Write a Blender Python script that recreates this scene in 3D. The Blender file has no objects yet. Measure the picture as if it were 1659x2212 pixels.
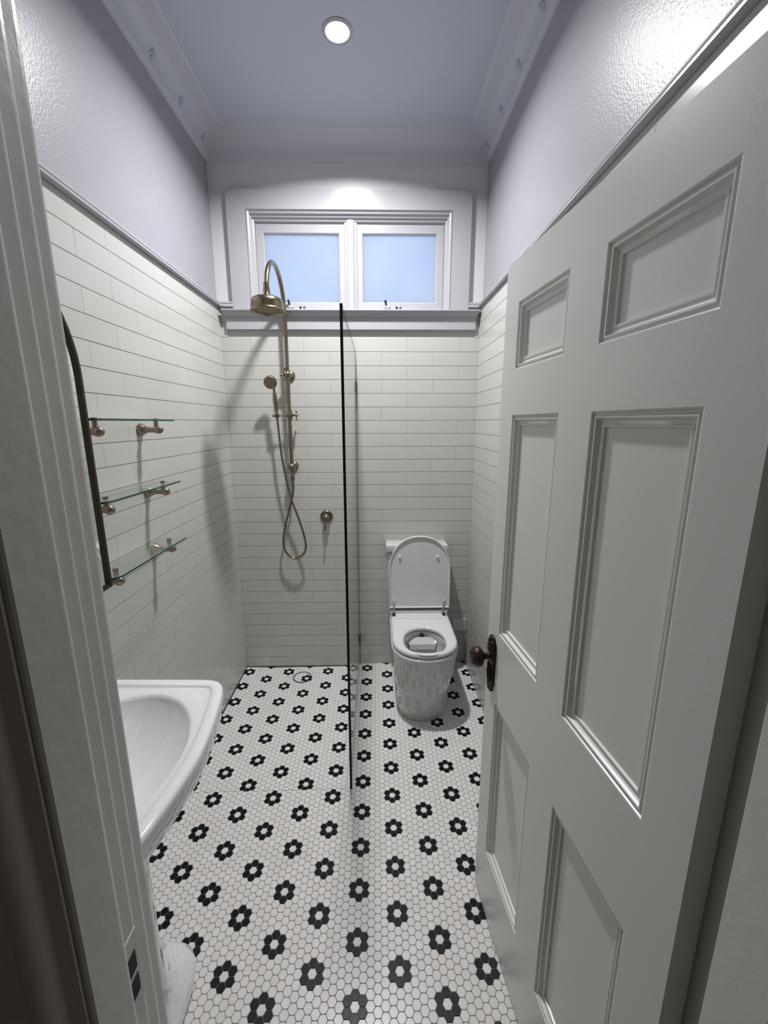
import bpy, bmesh, math, random
from mathutils import Matrix, Vector
random.seed(7)
PI = math.pi
sc = bpy.context.scene

# ---------------------------------------------------------------- camera
cd = bpy.data.cameras.new('camera')
cd.sensor_fit = 'HORIZONTAL'; cd.sensor_width = 36.0
cd.lens = 902.6425 / 1659.0 * 36.0
cd.clip_start = 0.01; cd.clip_end = 50
cam = bpy.data.objects.new('camera', cd); sc.collection.objects.link(cam)
r = Vector((0.99983326, -0.01821553, -0.00127997))
dn = Vector((-0.00505683, -0.20884704, -0.97793524))
fw = Vector((0.01754629, 0.97777866, -0.20890433))
M = Matrix((r, -dn, -fw)).transposed().to_4x4()
M.translation = Vector((0.067946, -1.003390, 1.594842))
cam.matrix_world = M
sc.camera = cam

# ---------------------------------------------------------------- sky, exposure
w = bpy.data.worlds.new('sky'); sc.world = w; w.use_nodes = True
bg = w.node_tree.nodes['Background']
bg.inputs[0].default_value = (0.53, 0.69, 1.0, 1); bg.inputs[1].default_value = 1.04
# the ceiling downlight's beam (its glowing disc is built with the fitting further down)
ld_ = bpy.data.lights.new('downlight_beam', 'AREA'); ld_.shape = 'DISK'; ld_.size = 0.10; ld_.energy = 30.5; ld_.spread = math.radians(151)
ld_.color = (1.0, 0.985, 0.975)
lo_ = bpy.data.objects.new('downlight_beam', ld_); sc.collection.objects.link(lo_); lo_.location = (-0.072, 0.933, 3.0435)
LAMP = 6.0
sc.view_settings.view_transform = 'Standard'; sc.view_settings.look = 'None'
sc.view_settings.gamma = 1.0; sc.view_settings.use_curve_mapping = False
sc.view_settings.exposure = 0.0

# ---------------------------------------------------------------- room dimensions (metres)
XL, XR, YB, YF, H = -0.812, 0.662, 1.555, -0.560, 3.05      # tile faces, ceiling
PXL, PXR, PYB = -0.826, 0.678, 1.565                          # plaster faces above the tiles
SL = 0.0093                                                   # the floor falls to the left
YH = -0.690                                                   # hall side of the front wall
TOPT = 2.232                                                  # top of the wall tiles
PITCH = 0.0776

# ---------------------------------------------------------------- materials
def mat(name, col, rough=0.5, metal=0.0, coat=0.0, bump=0.0, bscale=200, vary=0.0, rnd=0.0, spec=0.5):
    m = bpy.data.materials.new(name); m.use_nodes = True
    nt = m.node_tree; b = nt.nodes['Principled BSDF']
    b.inputs['Base Color'].default_value = (*col, 1); b.inputs['Roughness'].default_value = rough
    b.inputs['Metallic'].default_value = metal; b.inputs['Coat Weight'].default_value = coat
    b.inputs['Specular IOR Level'].default_value = spec
    if bump or vary:
        tc = nt.nodes.new('ShaderNodeTexCoord'); n = nt.nodes.new('ShaderNodeTexNoise')
        n.inputs['Scale'].default_value = bscale; n.inputs['Detail'].default_value = 3
        nt.links.new(tc.outputs['Object'], n.inputs['Vector'])
        if bump:
            bp = nt.nodes.new('ShaderNodeBump'); bp.inputs['Strength'].default_value = bump; bp.inputs['Distance'].default_value = 0.002
            nt.links.new(n.outputs['Fac'], bp.inputs['Height']); nt.links.new(bp.outputs['Normal'], b.inputs['Normal'])
        if vary:
            n2 = nt.nodes.new('ShaderNodeTexNoise'); n2.inputs['Scale'].default_value = 6; n2.inputs['Detail'].default_value = 5
            nt.links.new(tc.outputs['Object'], n2.inputs['Vector'])
            mx = nt.nodes.new('ShaderNodeMix'); mx.data_type = 'RGBA'
            mx.inputs[6].default_value = (*[c * (1 - vary) for c in col], 1); mx.inputs[7].default_value = (*[min(1, c * (1 + vary)) for c in col], 1)
            nt.links.new(n2.outputs['Fac'], mx.inputs[0]); nt.links.new(mx.outputs[2], b.inputs['Base Color'])
    if rnd:
        hs = nt.nodes.new('ShaderNodeHueSaturation'); hs.inputs['Color'].default_value = (*col, 1)
        g = nt.nodes.new('ShaderNodeNewGeometry'); oi = nt.nodes.new('ShaderNodeObjectInfo')
        ad = nt.nodes.new('ShaderNodeMath'); ad.operation = 'ADD'
        nt.links.new(g.outputs['Random Per Island'], ad.inputs[0]); nt.links.new(oi.outputs['Random'], ad.inputs[1])
        fr = nt.nodes.new('ShaderNodeMath'); fr.operation = 'FRACT'; nt.links.new(ad.outputs[0], fr.inputs[0])
        mr = nt.nodes.new('ShaderNodeMapRange'); mr.inputs[3].default_value = 1 - rnd; mr.inputs[4].default_value = 1 + rnd
        nt.links.new(fr.outputs[0], mr.inputs[0]); nt.links.new(mr.outputs[0], hs.inputs['Value'])
        nt.links.new(hs.outputs[0], b.inputs['Base Color'])
    return m

def glassy(name, tint, edge=False):
    """clear pane: transparent seen square on, mirror-like at grazing angles"""
    m = bpy.data.materials.new(name); m.use_nodes = True; nt = m.node_tree; nt.nodes.clear()
    out = nt.nodes.new('ShaderNodeOutputMaterial'); mx = nt.nodes.new('ShaderNodeMixShader')
    t = nt.nodes.new('ShaderNodeBsdfTransparent'); t.inputs[0].default_value = (*tint, 1)
    g = nt.nodes.new('ShaderNodeBsdfGlossy'); g.inputs['Roughness'].default_value = 0.0
    f = nt.nodes.new('ShaderNodeFresnel'); f.inputs[0].default_value = 1.5
    geo = nt.nodes.new('ShaderNodeNewGeometry')
    mul = nt.nodes.new('ShaderNodeMath'); mul.operation = 'MULTIPLY'
    inv = nt.nodes.new('ShaderNodeMath'); inv.operation = 'SUBTRACT'; inv.inputs[0].default_value = 1.0
    nt.links.new(geo.outputs['Backfacing'], inv.inputs[1])
    nt.links.new(f.outputs[0], mul.inputs[0]); nt.links.new(inv.outputs[0], mul.inputs[1])
    nt.links.new(mul.outputs[0], mx.inputs[0]); nt.links.new(t.outputs[0], mx.inputs[1]); nt.links.new(g.outputs[0], mx.inputs[2])
    nt.links.new(mx.outputs[0], out.inputs[0])
    return m

def emit(name, col, s):
    m = bpy.data.materials.new(name); m.use_nodes = True; nt = m.node_tree; nt.nodes.clear()
    out = nt.nodes.new('ShaderNodeOutputMaterial'); e = nt.nodes.new('ShaderNodeEmission')
    e.inputs[0].default_value = (*col, 1); e.inputs[1].default_value = s; nt.links.new(e.outputs[0], out.inputs[0]); return m

def frosted(name):
    m = bpy.data.materials.new(name); m.use_nodes = True; nt = m.node_tree; nt.nodes.clear()
    out = nt.nodes.new('ShaderNodeOutputMaterial'); mx = nt.nodes.new('ShaderNodeMixShader'); mx.inputs[0].default_value = 0.12
    t = nt.nodes.new('ShaderNodeBsdfTranslucent'); d = nt.nodes.new('ShaderNodeBsdfDiffuse')
    tc = nt.nodes.new('ShaderNodeTexCoord'); n = nt.nodes.new('ShaderNodeTexNoise'); n.inputs['Scale'].default_value = 3.5
    cr = nt.nodes.new('ShaderNodeValToRGB'); cr.color_ramp.elements[0].color = (0.80, 0.84, 0.93, 1); cr.color_ramp.elements[1].color = (0.93, 0.95, 0.96, 1)
    cr.color_ramp.elements[0].position = 0.3; cr.color_ramp.elements[1].position = 0.7
    nt.links.new(tc.outputs['Object'], n.inputs['Vector']); nt.links.new(n.outputs['Fac'], cr.inputs[0]); nt.links.new(cr.outputs[0], t.inputs[0])
    d.inputs[0].default_value = (0.8, 0.85, 0.9, 1)
    nt.links.new(t.outputs[0], mx.inputs[1]); nt.links.new(d.outputs[0], mx.inputs[2]); nt.links.new(mx.outputs[0], out.inputs[0]); return m

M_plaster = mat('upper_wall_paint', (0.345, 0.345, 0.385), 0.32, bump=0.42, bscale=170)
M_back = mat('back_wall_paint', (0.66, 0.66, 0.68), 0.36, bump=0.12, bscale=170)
M_ceil = mat('ceiling_paint', (0.52, 0.545, 0.63), 0.55, bump=0.1, bscale=220)
M_corn = mat('cornice_paint', (0.56, 0.575, 0.63), 0.45, bump=0.1, bscale=120)
M_trim = mat('gloss_trim_paint', (0.43, 0.43, 0.46), 0.22, bump=0.12, bscale=60)
M_door = mat('door_paint', (0.75, 0.745, 0.725), 0.30, bump=0.06, bscale=300)
M_jamb = mat('jamb_paint', (0.66, 0.655, 0.625), 0.32, bump=0.3, bscale=45)
M_hall = mat('hall_paint', (0.26, 0.21, 0.175), 0.7, bump=0.1)
M_hallbounce = mat('hall_bounce_paint', (0.78, 0.73, 0.68), 0.7)  # hall paint lightened so the unseen far walls bounce light onto the hall architrave
M_hallarch = mat('hall_architrave_paint', (0.66, 0.63, 0.60), 0.45)
M_tile = mat('white_wall_tile', (0.54, 0.536, 0.515), 0.2, spec=0.36, bump=0.04, bscale=14, rnd=0.018)
M_grout = mat('wall_grout', (0.52, 0.515, 0.495), 0.8)
M_hexw = mat('white_mosaic', (0.78, 0.76, 0.75), 0.28, rnd=0.045)
M_hexb = mat('black_mosaic', (0.004, 0.004, 0.006), 0.30, rnd=0.2, spec=0.22)
M_hgrout = mat('floor_grout', (0.23, 0.225, 0.215), 0.9, bump=0.1, vary=0.08)
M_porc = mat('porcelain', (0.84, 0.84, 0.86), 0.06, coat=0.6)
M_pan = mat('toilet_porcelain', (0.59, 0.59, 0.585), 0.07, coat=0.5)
M_seat = mat('seat_plastic', (0.70, 0.69, 0.70), 0.13)
M_pewter = mat('brushed_bronze', (0.30, 0.243, 0.20), 0.27, metal=1.0)
M_brass = mat('aged_brass', (0.26, 0.212, 0.148), 0.25, metal=1.0, bump=0.05, bscale=90)
M_brassd = mat('aged_brass_face', (0.25, 0.20, 0.14), 0.42, metal=0.9, bump=0.2, bscale=500)
M_bronze = mat('dark_bronze', (0.05, 0.034, 0.028), 0.36, metal=0.75, bump=0.7, bscale=160, vary=0.5)
M_frame = mat('mirror_frame_bronze', (0.06, 0.048, 0.04), 0.35, metal=0.8)
M_chrome = mat('chrome', (0.5, 0.5, 0.51), 0.1, metal=1.0)
M_black = mat('black_plastic', (0.01, 0.01, 0.014), 0.3)
M_screw = mat('grey_screw', (0.18, 0.18, 0.2), 0.35, metal=0.7)
M_glass = glassy('clear_glass', (0.965, 0.985, 0.972))
M_gedge = mat('glass_edge', (0.001, 0.005, 0.005), 0.3, spec=0.2)
M_sedge = mat('shelf_glass_edge', (0.015, 0.075, 0.065), 0.08)
M_mirror = mat('mirror_silver', (0.84, 0.90, 0.86), 0.01, metal=1.0)
M_frost = frosted('frosted_glass')
M_lamp = emit('lamp_light', (1.0, 0.975, 0.985), LAMP)
M_dark = mat('slot_dark', (0.03, 0.02, 0.025), 0.7)
M_line = mat('silicone_joint', (0.05, 0.048, 0.045), 0.5)

# ---------------------------------------------------------------- helpers
def tag(o, label=None, cat=None, group=None, kind=None):
    if label: o['label'] = label
    if cat: o['category'] = cat
    if group: o['group'] = group
    if kind: o['kind'] = kind
    return o

def empty(name, loc=(0, 0, 0), label=None, cat=None, group=None, kind=None):
    o = bpy.data.objects.new(name, None); sc.collection.objects.link(o); o.location = loc
    o.empty_display_size = 0.05
    return tag(o, label, cat, group, kind)

class MB:
    """collects vertices and faces; builds ONE mesh object"""
    def __init__(s): s.v = []; s.f = []; s.mi = []
    def add(s, vs, fs, mi=0):
        n = len(s.v); s.v += [tuple(v) for v in vs]; s.f += [tuple(i + n for i in f) for f in fs]; s.mi += [mi] * len(fs); return s
    def box(s, x0, x1, y0, y1, z0, z1, b=0.0, mi=0):
        if b <= 0:
            vs = [(x, y, z) for z in (z0, z1) for x, y in ((x0, y0), (x1, y0), (x1, y1), (x0, y1))]
            return s.add(vs, [(3, 2, 1, 0), (4, 5, 6, 7), (0, 1, 5, 4), (1, 2, 6, 5), (2, 3, 7, 6), (3, 0, 4, 7)], mi)
        bm = bmesh.new(); bmesh.ops.create_cube(bm, size=1)
        for v in bm.verts: v.co = Vector(((x0 + x1) / 2 + v.co.x * (x1 - x0), (y0 + y1) / 2 + v.co.y * (y1 - y0), (z0 + z1) / 2 + v.co.z * (z1 - z0)))
        bmesh.ops.bevel(bm, geom=bm.edges[:], offset=b, segments=2, affect='EDGES', profile=0.5)
        return s.bm(bm, mi)
    def bm(s, bm, mi=0):
        bm.verts.index_update(); s.add([v.co[:] for v in bm.verts], [[v.index for v in f.verts] for f in bm.faces], mi); bm.free(); return s
    def loft(s, loops, cap0=True, cap1=True, closed=True, mi=0):
        n = len(loops[0]); vs = [p for l in loops for p in l]; fs = []
        for k in range(len(loops) - 1):
            for i in range(n if closed else n - 1):
                j = (i + 1) % n; fs.append((k * n + i, k * n + j, (k + 1) * n + j, (k + 1) * n + i))
        if cap0: fs.append(tuple(range(n - 1, -1, -1)))
        if cap1: fs.append(tuple((len(loops) - 1) * n + i for i in range(n)))
        return s.add(vs, fs, mi)
    def lathe(s, prof, c=(0, 0, 0), axis='z', n=28, sx=1.0, sy=1.0, mi=0, cap=True):
        """prof: (radius, distance along axis)"""
        A = {'z': ((1, 0, 0), (0, 1, 0), (0, 0, 1)), 'x': ((0, 1, 0), (0, 0, 1), (1, 0, 0)), '-y': ((1, 0, 0), (0, 0, 1), (0, -1, 0)),
             'y': ((0, 0, 1), (1, 0, 0), (0, 1, 0)), '-z': ((0, 1, 0), (1, 0, 0), (0, 0, -1)), '-x': ((0, 0, 1), (0, 1, 0), (-1, 0, 0))}[axis] if isinstance(axis, str) else axis
        a, b, d = [Vector(q) for q in A]; c = Vector(c)
        loops = [[(c + a * (rr * sx * math.cos(t)) + b * (rr * sy * math.sin(t)) + d * h)[:] for t in [2 * PI * i / n for i in range(n)]] for rr, h in prof]
        return s.loft(loops, cap, cap, mi=mi)
    def tube(s, pts, rad, n=14, mi=0):
        P = [Vector(p) for p in pts]; L = []; up = Vector((0.123, 0.5, 0.85)).normalized(); u = None
        for i, p in enumerate(P):
            t = (P[min(i + 1, len(P) - 1)] - P[max(i - 1, 0)]).normalized()
            u = (up - t * up.dot(t)) if u is None else (u - t * u.dot(t)); u.normalize(); v = t.cross(u)
            rr = rad[i] if isinstance(rad, (list, tuple)) else rad
            L.append([(p + u * (rr * math.cos(a)) + v * (rr * math.sin(a)))[:] for a in [2 * PI * k / n for k in range(n)]])
        return s.loft(L, mi=mi)
    def ball(s, c, r_, sx=1, sy=1, sz=1, n=16, mi=0):
        bm = bmesh.new(); bmesh.ops.create_uvsphere(bm, u_segments=n, v_segments=max(6, n // 2), radius=r_)
        for v in bm.verts: v.co = Vector((v.co.x * sx + c[0], v.co.y * sy + c[1], v.co.z * sz + c[2]))
        return s.bm(bm, mi)
    def build(s, name, m, parent=None, smooth=None, origin=None):
        org = Vector(origin) if origin is not None else (Vector(parent.get('_org', parent.location)) if parent else Vector((0, 0, 0)))
        me = bpy.data.meshes.new(name); me.from_pydata([(v[0] - org.x, v[1] - org.y, v[2] - org.z) for v in s.v], [], s.f)
        for mm in (m if isinstance(m, (list, tuple)) else [m]): me.materials.append(mm)
        if any(s.mi): me.polygons.foreach_set('material_index', s.mi)
        bm = bmesh.new(); bm.from_mesh(me); bmesh.ops.recalc_face_normals(bm, faces=bm.faces[:]); bm.to_mesh(me); bm.free()
        if smooth:
            me.polygons.foreach_set('use_smooth', [True] * len(me.polygons)); me.set_sharp_from_angle(angle=math.radians(smooth))
        me.update()
        o = bpy.data.objects.new(name, me); sc.collection.objects.link(o)
        if parent: o.parent = parent
        return o

def part(mb, name, m, root, parent=None, smooth=None):
    """child mesh of parent (default root), vertices given in world space relative to the root's place"""
    o = mb.build(name, m, None, smooth, origin=root.location)
    o.parent = parent or root
    return o

def struct(mb, name, m, label=None, smooth=None):
    o = mb.build(name, m, None, smooth); return tag(o, label, kind='structure')

def smoothpath(pts, n=8):
    P = [Vector(p) for p in pts]; P = [P[0]] + P + [P[-1]]; out = []
    for i in range(1, len(P) - 2):
        for k in range(n):
            t = k / n; a, b, c, d = P[i - 1], P[i], P[i + 1], P[i + 2]
            out.append((0.5 * ((2 * b) + (c - a) * t + (2 * a - 5 * b + 4 * c - d) * t * t + (3 * b - a - 3 * c + d) * t ** 3))[:])
    out.append(P[-1][:]); return out

def extrude_profile(prof, axis, a, b, ma=0.0, mb_=0.0, base=0.0):
    """prof: list of (p,q) closed polygon; axis 'x': p=y,q=z   axis 'y': p=x,q=z ; mitre shifts ends by m*(p-base)"""
    m = MB(); L = []
    for e, mt in ((a, ma), (b, mb_)):
        L.append([((e + mt * (p - base)), p, q) if axis == 'x' else (p, e + mt * (p - base), q) for p, q in prof])
    m.loft(L); return m

def copy_tree(o, parent=None):
    c = o.copy(); sc.collection.objects.link(c); c.parent = parent
    for ch in list(o.children): copy_tree(ch, c)
    return c

# ================================================================ SETTING
# ---- ceiling
m = MB(); m.box(PXL - 0.1, PXR + 0.1, YH - 0.1, PYB + 0.1, H, H + 0.08)
struct(m, 'ceiling', M_ceil, 'flat pale blue grey painted bathroom ceiling with one round downlight')

# ---- left, right walls (plaster core + tiles as parts)
def clip_poly(poly, f):
    """keep points with f(p) >= 0 (f linear)"""
    out = []
    for i in range(len(poly)):
        a, b = poly[i], poly[(i + 1) % len(poly)]; fa, fb = f(a), f(b)
        if fa >= 0: out.append(a)
        if (fa >= 0) != (fb >= 0):
            t = fa / (fa - fb); out.append((a[0] + (b[0] - a[0]) * t, a[1] + (b[1] - a[1]) * t))
    return out

tile_cache = {}
GAP = 0.0022; GAPV = 0.0007
def wall_tile_mesh(wd, ht):
    key = (round(wd, 4), round(ht, 4))
    if key in tile_cache: return tile_cache[key]
    a, b, c, e_ = wd / 2, ht / 2, 0.0015, 0.0004
    L = [[(-a, 0.010, -b), (a, 0.010, -b), (a, 0.010, b), (-a, 0.010, b)], [(-a, 0.0004, -b), (a, 0.0004, -b), (a, 0.0004, b), (-a, 0.0004, b)],
         [(-a + e_, 0, -b + c), (a - e_, 0, -b + c), (a - e_, 0, b - c), (-a + e_, 0, b - c)]]
    vs = [p for l in L for p in l]; fs = []
    for k in range(2):
        for i in range(4): j = (i + 1) % 4; fs.append((k * 4 + i, k * 4 + j, k * 4 + 4 + j, k * 4 + 4 + i))
    fs.append((8, 9, 10, 11))
    me = bpy.data.meshes.new('wall_tile'); me.from_pydata(vs, [], fs); me.materials.append(M_tile); me.update()
    tile_cache[key] = me; return me

def tile_wall(parent, rot, place, u0, u1, even, odd, ztop, holes=(), first=-2):
    """place(u, z) -> world location of tile centre on the face plane; rows counted from z = 2.0739 downwards"""
    n = first
    while True:
        zt = 2.0739 - PITCH * n; zb = zt - PITCH
        t_, b_ = min(zt, ztop) - GAP / 2, max(zb, -0.012) + GAP / 2
        if t_ <= b_ + 0.004: 
            n += 1
            if zt < 0: break
            continue
        ph = even if n % 2 == 0 else odd
        u = ph + 0.3 * math.floor((u0 - ph) / 0.3)
        while u < u1:
            segs = [(max(u, u0) + GAPV / 2 * (u >= u0), min(u + 0.3, u1) - GAPV / 2 * (u + 0.3 <= u1))]
            for (h0, h1, hz0, hz1) in holes:
                if t_ > hz0 and b_ < hz1:
                    ns = []
                    for a, b in segs:
                        if h1 <= a or h0 >= b: ns.append((a, b))
                        else:
                            if a < h0: ns.append((a, h0))
                            if b > h1: ns.append((h1, b))
                    segs = ns
            for a, b in segs:
                if b - a < 0.006: continue
                o = bpy.data.objects.new('wall_tile', wall_tile_mesh(b - a, t_ - b_)); sc.collection.objects.link(o)
                o.parent = parent; x, y, z = place((a + b) / 2, (t_ + b_) / 2); j = random.uniform(-0.0002, 0.0002)
                o.location = (x, y, z); o.rotation_euler = (random.uniform(-.0016, .0016), 0, rot + random.uniform(-.0007, .0007))
            u += 0.3
        n += 1
        if zb < -0.012: break

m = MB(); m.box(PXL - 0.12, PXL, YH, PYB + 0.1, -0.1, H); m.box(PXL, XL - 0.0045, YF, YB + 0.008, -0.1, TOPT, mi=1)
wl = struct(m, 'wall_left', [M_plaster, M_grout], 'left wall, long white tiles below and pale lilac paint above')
tile_wall(wl, PI / 2, lambda u, z: (XL, u, z), YF, YB, 0.530, 0.374, TOPT)
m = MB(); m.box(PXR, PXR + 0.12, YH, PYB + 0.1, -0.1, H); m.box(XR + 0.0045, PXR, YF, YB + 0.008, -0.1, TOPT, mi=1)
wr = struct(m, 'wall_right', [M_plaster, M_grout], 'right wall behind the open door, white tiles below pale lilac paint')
tile_wall(wr, -PI / 2, lambda u, z: (XR, u, z), YF, YB, 0.62, 0.47, TOPT)
# ---- back wall with the window opening
WX0, WX1, WZ0, WZ1 = -0.626, 0.485, 2.215, 2.720
m = MB()
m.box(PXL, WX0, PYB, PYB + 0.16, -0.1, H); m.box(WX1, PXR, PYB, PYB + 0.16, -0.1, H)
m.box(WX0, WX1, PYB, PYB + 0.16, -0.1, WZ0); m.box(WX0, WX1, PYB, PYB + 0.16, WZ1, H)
m.box(XL - 0.004, XR + 0.004, YB + 0.0045, PYB, -0.1, 2.205, mi=1)
m.box(XL - 0.004, -0.735, YB + 0.0045, PYB, 2.205, TOPT, mi=1); m.box(0.596, XR + 0.004, YB + 0.0045, PYB, 2.205, TOPT, mi=1)
wb = struct(m, 'wall_back', [M_back, M_grout], 'back wall, long white tiles below the window and white paint around it')
tile_wall(wb, 0, lambda u, z: (u, YB, z), XL, XR, -0.349, -0.199, TOPT, holes=[(-0.774, 0.640, 2.112, 3.0)])
# ---- front wall (camera looks through its doorway)
DX0, DX1, DZ = -0.236, 0.519, 2.02
m = MB()
m.box(-1.3, DX0 - 0.03, YH, YF, -0.1, H); m.box(DX1 + 0.03, 1.4, YH, YF, -0.1, H); m.box(DX0 - 0.03, DX1 + 0.03, YH, YF, DZ + 0.03, H)
struct(m, 'wall_front', M_jamb, 'front wall with the doorway the picture is taken through')
# hall around the camera
m = MB(); m.box(-1.3, -1.2, -2.2, YH - 0.001, -0.1, H); m.box(1.3, 1.4, -2.2, YH - 0.001, -0.1, H); m.box(-1.3, 1.4, -2.3, -2.2, -0.1, H)
m.box(-1.3, 1.4, -2.3, YH - 0.1, H, H + 0.08); struct(m, 'wall_hall_far', M_hallbounce, 'far walls of the dim hall behind the camera')
m = MB()
m.box(-1.2, DX0 - 0.12, YH - 0.012, YH - 0.001, 0, H); m.box(DX1 + 0.12, 1.3, YH - 0.012, YH - 0.001, 0, H)
struct(m, 'wall_hall', M_hall, 'dim brown hall wall left of the doorway')
m = MB(); m.box(-1.3, 1.4, -2.3, YF - 0.002, -0.1, -0.012); struct(m, 'floor_hall', M_hall, 'dark hall floor outside the doorway')

# ---- door jambs and architraves (trim)
def jamb(name, prof, label, mi=None):
    m = MB(); m.loft([[(x, y, 0.0) for x, y in prof], [(x, y, DZ + 0.03) for x, y in prof]]); return struct(m, name, M_jamb, label)
jl = jamb('trim_1', [(-0.300, -0.690), (-0.222, -0.690), (-0.220, -0.688), (-0.220, -0.6410), (-0.2202, -0.6390), (-0.2207, -0.6373), (-0.2217, -0.6356), (-0.2235, -0.6350), (-0.232, -0.6350), (-0.232, -0.6062), (-0.2322, -0.6042), (-0.2328, -0.6022), (-0.2340, -0.6004),
                (-0.240, -0.5995), (-0.240, -0.5765), (-0.2403, -0.5738), (-0.2410, -0.5715), (-0.2424, -0.5692), (-0.250, -0.5685), (-0.250, -0.5460), (-0.2503, -0.5432), (-0.2511, -0.5405), (-0.2530, -0.538), (-0.315, -0.538), (-0.318, -0.541), (-0.318, -0.5585), (-0.300, -0.559)],
     'grey painted left door jamb with stepped edges')
jamb('trim_2', [(0.600, -0.690), (0.485, -0.690), (0.483, -0.688), (0.483, -0.619), (0.4845, -0.617), (0.515, -0.6168), (0.515, -0.561), (0.5165, -0.560),
                (0.524, -0.5595), (0.524, -0.543), (0.526, -0.541), (0.585, -0.541), (0.587, -0.543), (0.587, -0.5585), (0.600, -0.559)],
     'grey painted right door jamb behind the hinge edge')
m = MB(); m.box(DX0 - 0.02, DX1 + 0.02, YH, -0.56, DZ, DZ + 0.06); m.box(DX0 - 0.08, DX1 + 0.08, -0.56, -0.54, DZ, DZ + 0.09)
struct(m, 'trim_3', M_jamb, 'painted door head above the doorway')
def hallarch(s, x0, name, label):
    prof = [(x0, YH - 0.001), (x0, YH - 0.004), (x0 - s * 0.013, YH - 0.005)]
    for k in range(9):
        a = PI * k / 8; prof.append((x0 - s * (0.027 - 0.013 * math.cos(a)), YH - 0.010 - 0.015 * math.sin(a)))
    prof += [(x0 - s * 0.046, YH - 0.008), (x0 - s * 0.095, YH - 0.008), (x0 - s * 0.095, YH - 0.001)]
    m = MB(); m.loft([[(x, y, 0.0) for x, y in prof], [(x, y, DZ + 0.1) for x, y in prof]]); return struct(m, name, M_hallarch, label, smooth=50)
hallarch(1, -0.226, 'trim_4', 'shadowed hall architrave with a round bead left of the jamb')
hallarch(-1, 0.489, 'trim_5', 'shadowed hall architrave right of the doorway')
# strike plate, painted over
t = tag(empty('strike_plate', (-0.232, -0.615, 0.938)), 'small painted strike plate with two dark slots in the left jamb', 'strike plate')
m = MB(); m.box(-0.2325, -0.2308, -0.630, -0.603, 0.886, 0.992, 0.0006); part(m, 'plate', M_jamb, t)
for z0, z1 in ((0.940, 0.967), (0.904, 0.931)):
    m = MB(); m.box(-0.2312, -0.2302, -0.624, -0.610, z0, z1); part(m, 'slot', M_dark, t)
    m = MB(); m.box(-0.2308, -0.2296, -0.625, -0.609, z0 - 0.0030, z0 - 0.0006); part(m, 'slot_lip', M_trim, t)

# ---- floor
def sh(x, y):
    """shower tray drop below the main floor plane"""
    t = min(1, max(0, (y - 0.565) / 0.5)); t = t * t * (3 - 2 * t)
    return -(0.0075 + 0.0125 * t) + 0.004 * min(1, max(0, (y - 1.35) / 0.2)) + 0.006 * min(1, max(0, (-x - 0.60) / 0.2))
SX, SY = -0.052, 0.565
def fz(x, y): return SL * x + (sh(x, y) if (x < SX and y > SY) else 0)
m = MB(); GD = 0.0013
def slab(x0, x1, y0, y1):
    vs = [(x, y, SL * x - GD if z else -0.1) for z in (0, 1) for x, y in ((x0, y0), (x1, y0), (x1, y1), (x0, y1))]
    m.add(vs, [(3, 2, 1, 0), (4, 5, 6, 7), (0, 1, 5, 4), (1, 2, 6, 5), (2, 3, 7, 6), (3, 0, 4, 7)])
slab(XL, XR, YF, SY); slab(SX, XR, SY, YB + 0.003)
NX, NY = 10, 16
for i in range(NX):
    for j in range(NY):
        q = []
        for a, b in ((i, j), (i + 1, j), (i + 1, j + 1), (i, j + 1)):
            x = XL + (SX - XL) * a / NX; y = SY + (YB + 0.003 - SY) * b / NY; q.append((x, y, SL * x + sh(x, y) - GD))
        m.add(q, [(0, 1, 2, 3)])
fl = struct(m, 'floor', M_hgrout, 'bathroom floor of small white hexagon tiles with black flower rings')
P = 0.025; AP = (P - 0.0021) / 2          # pitch, apothem
def hexa(cx, cy, ap):
    R_ = ap / math.cos(PI / 6); out = []
    for k in range(6):                    # corners slightly clipped
        a = PI / 3 * k
        for da in (-0.10, 0.10): out.append((cx + R_ * 0.975 * math.cos(a + da), cy + R_ * 0.975 * math.sin(a + da)))
    return out
def prism(poly, zf, dz=0.0):
    n = len(poly); cx = sum(p[0] for p in poly) / n; cy = sum(p[1] for p in poly) / n
    ins = []
    for x, y in poly:
        d = math.hypot(x - cx, y - cy); k = max(0, 1 - 0.0007 / max(d, 1e-4)); ins.append((cx + (x - cx) * k, cy + (y - cy) * k))
    vs = [(x, y, zf(x, y) - 0.0016 + dz) for x, y in poly] + [(x, y, zf(x, y) - 0.0005 + dz) for x, y in poly] + [(x, y, zf(x, y) + dz) for x, y in ins]
    fs = []
    for k in range(2):
        for i in range(n): j = (i + 1) % n; fs.append((k * n + i, k * n + j, (k + 1) * n + j, (k + 1) * n + i))
    fs.append(tuple(2 * n + i for i in range(n))); return vs, fs
def hexmesh(name, mt):
    vs, fs = prism(hexa(0, 0, AP), lambda x, y: SL * x); me = bpy.data.meshes.new(name); me.from_pydata(vs, [], fs); me.materials.append(mt); me.update(); return me
me_b, me_w = hexmesh('black_hexagon_tile', M_hexb), hexmesh('white_hexagon_tile', M_hexw)
cinv = M.inverted()
def inview(x, y):
    p = cinv @ Vector((x, y, 0)); 
    if p.z > -0.05: return None
    u = 829.5 + 902.64 * p.x / -p.z; v = 1106 - 902.64 * p.y / -p.z
    return (u, v)
tiles = []
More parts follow.
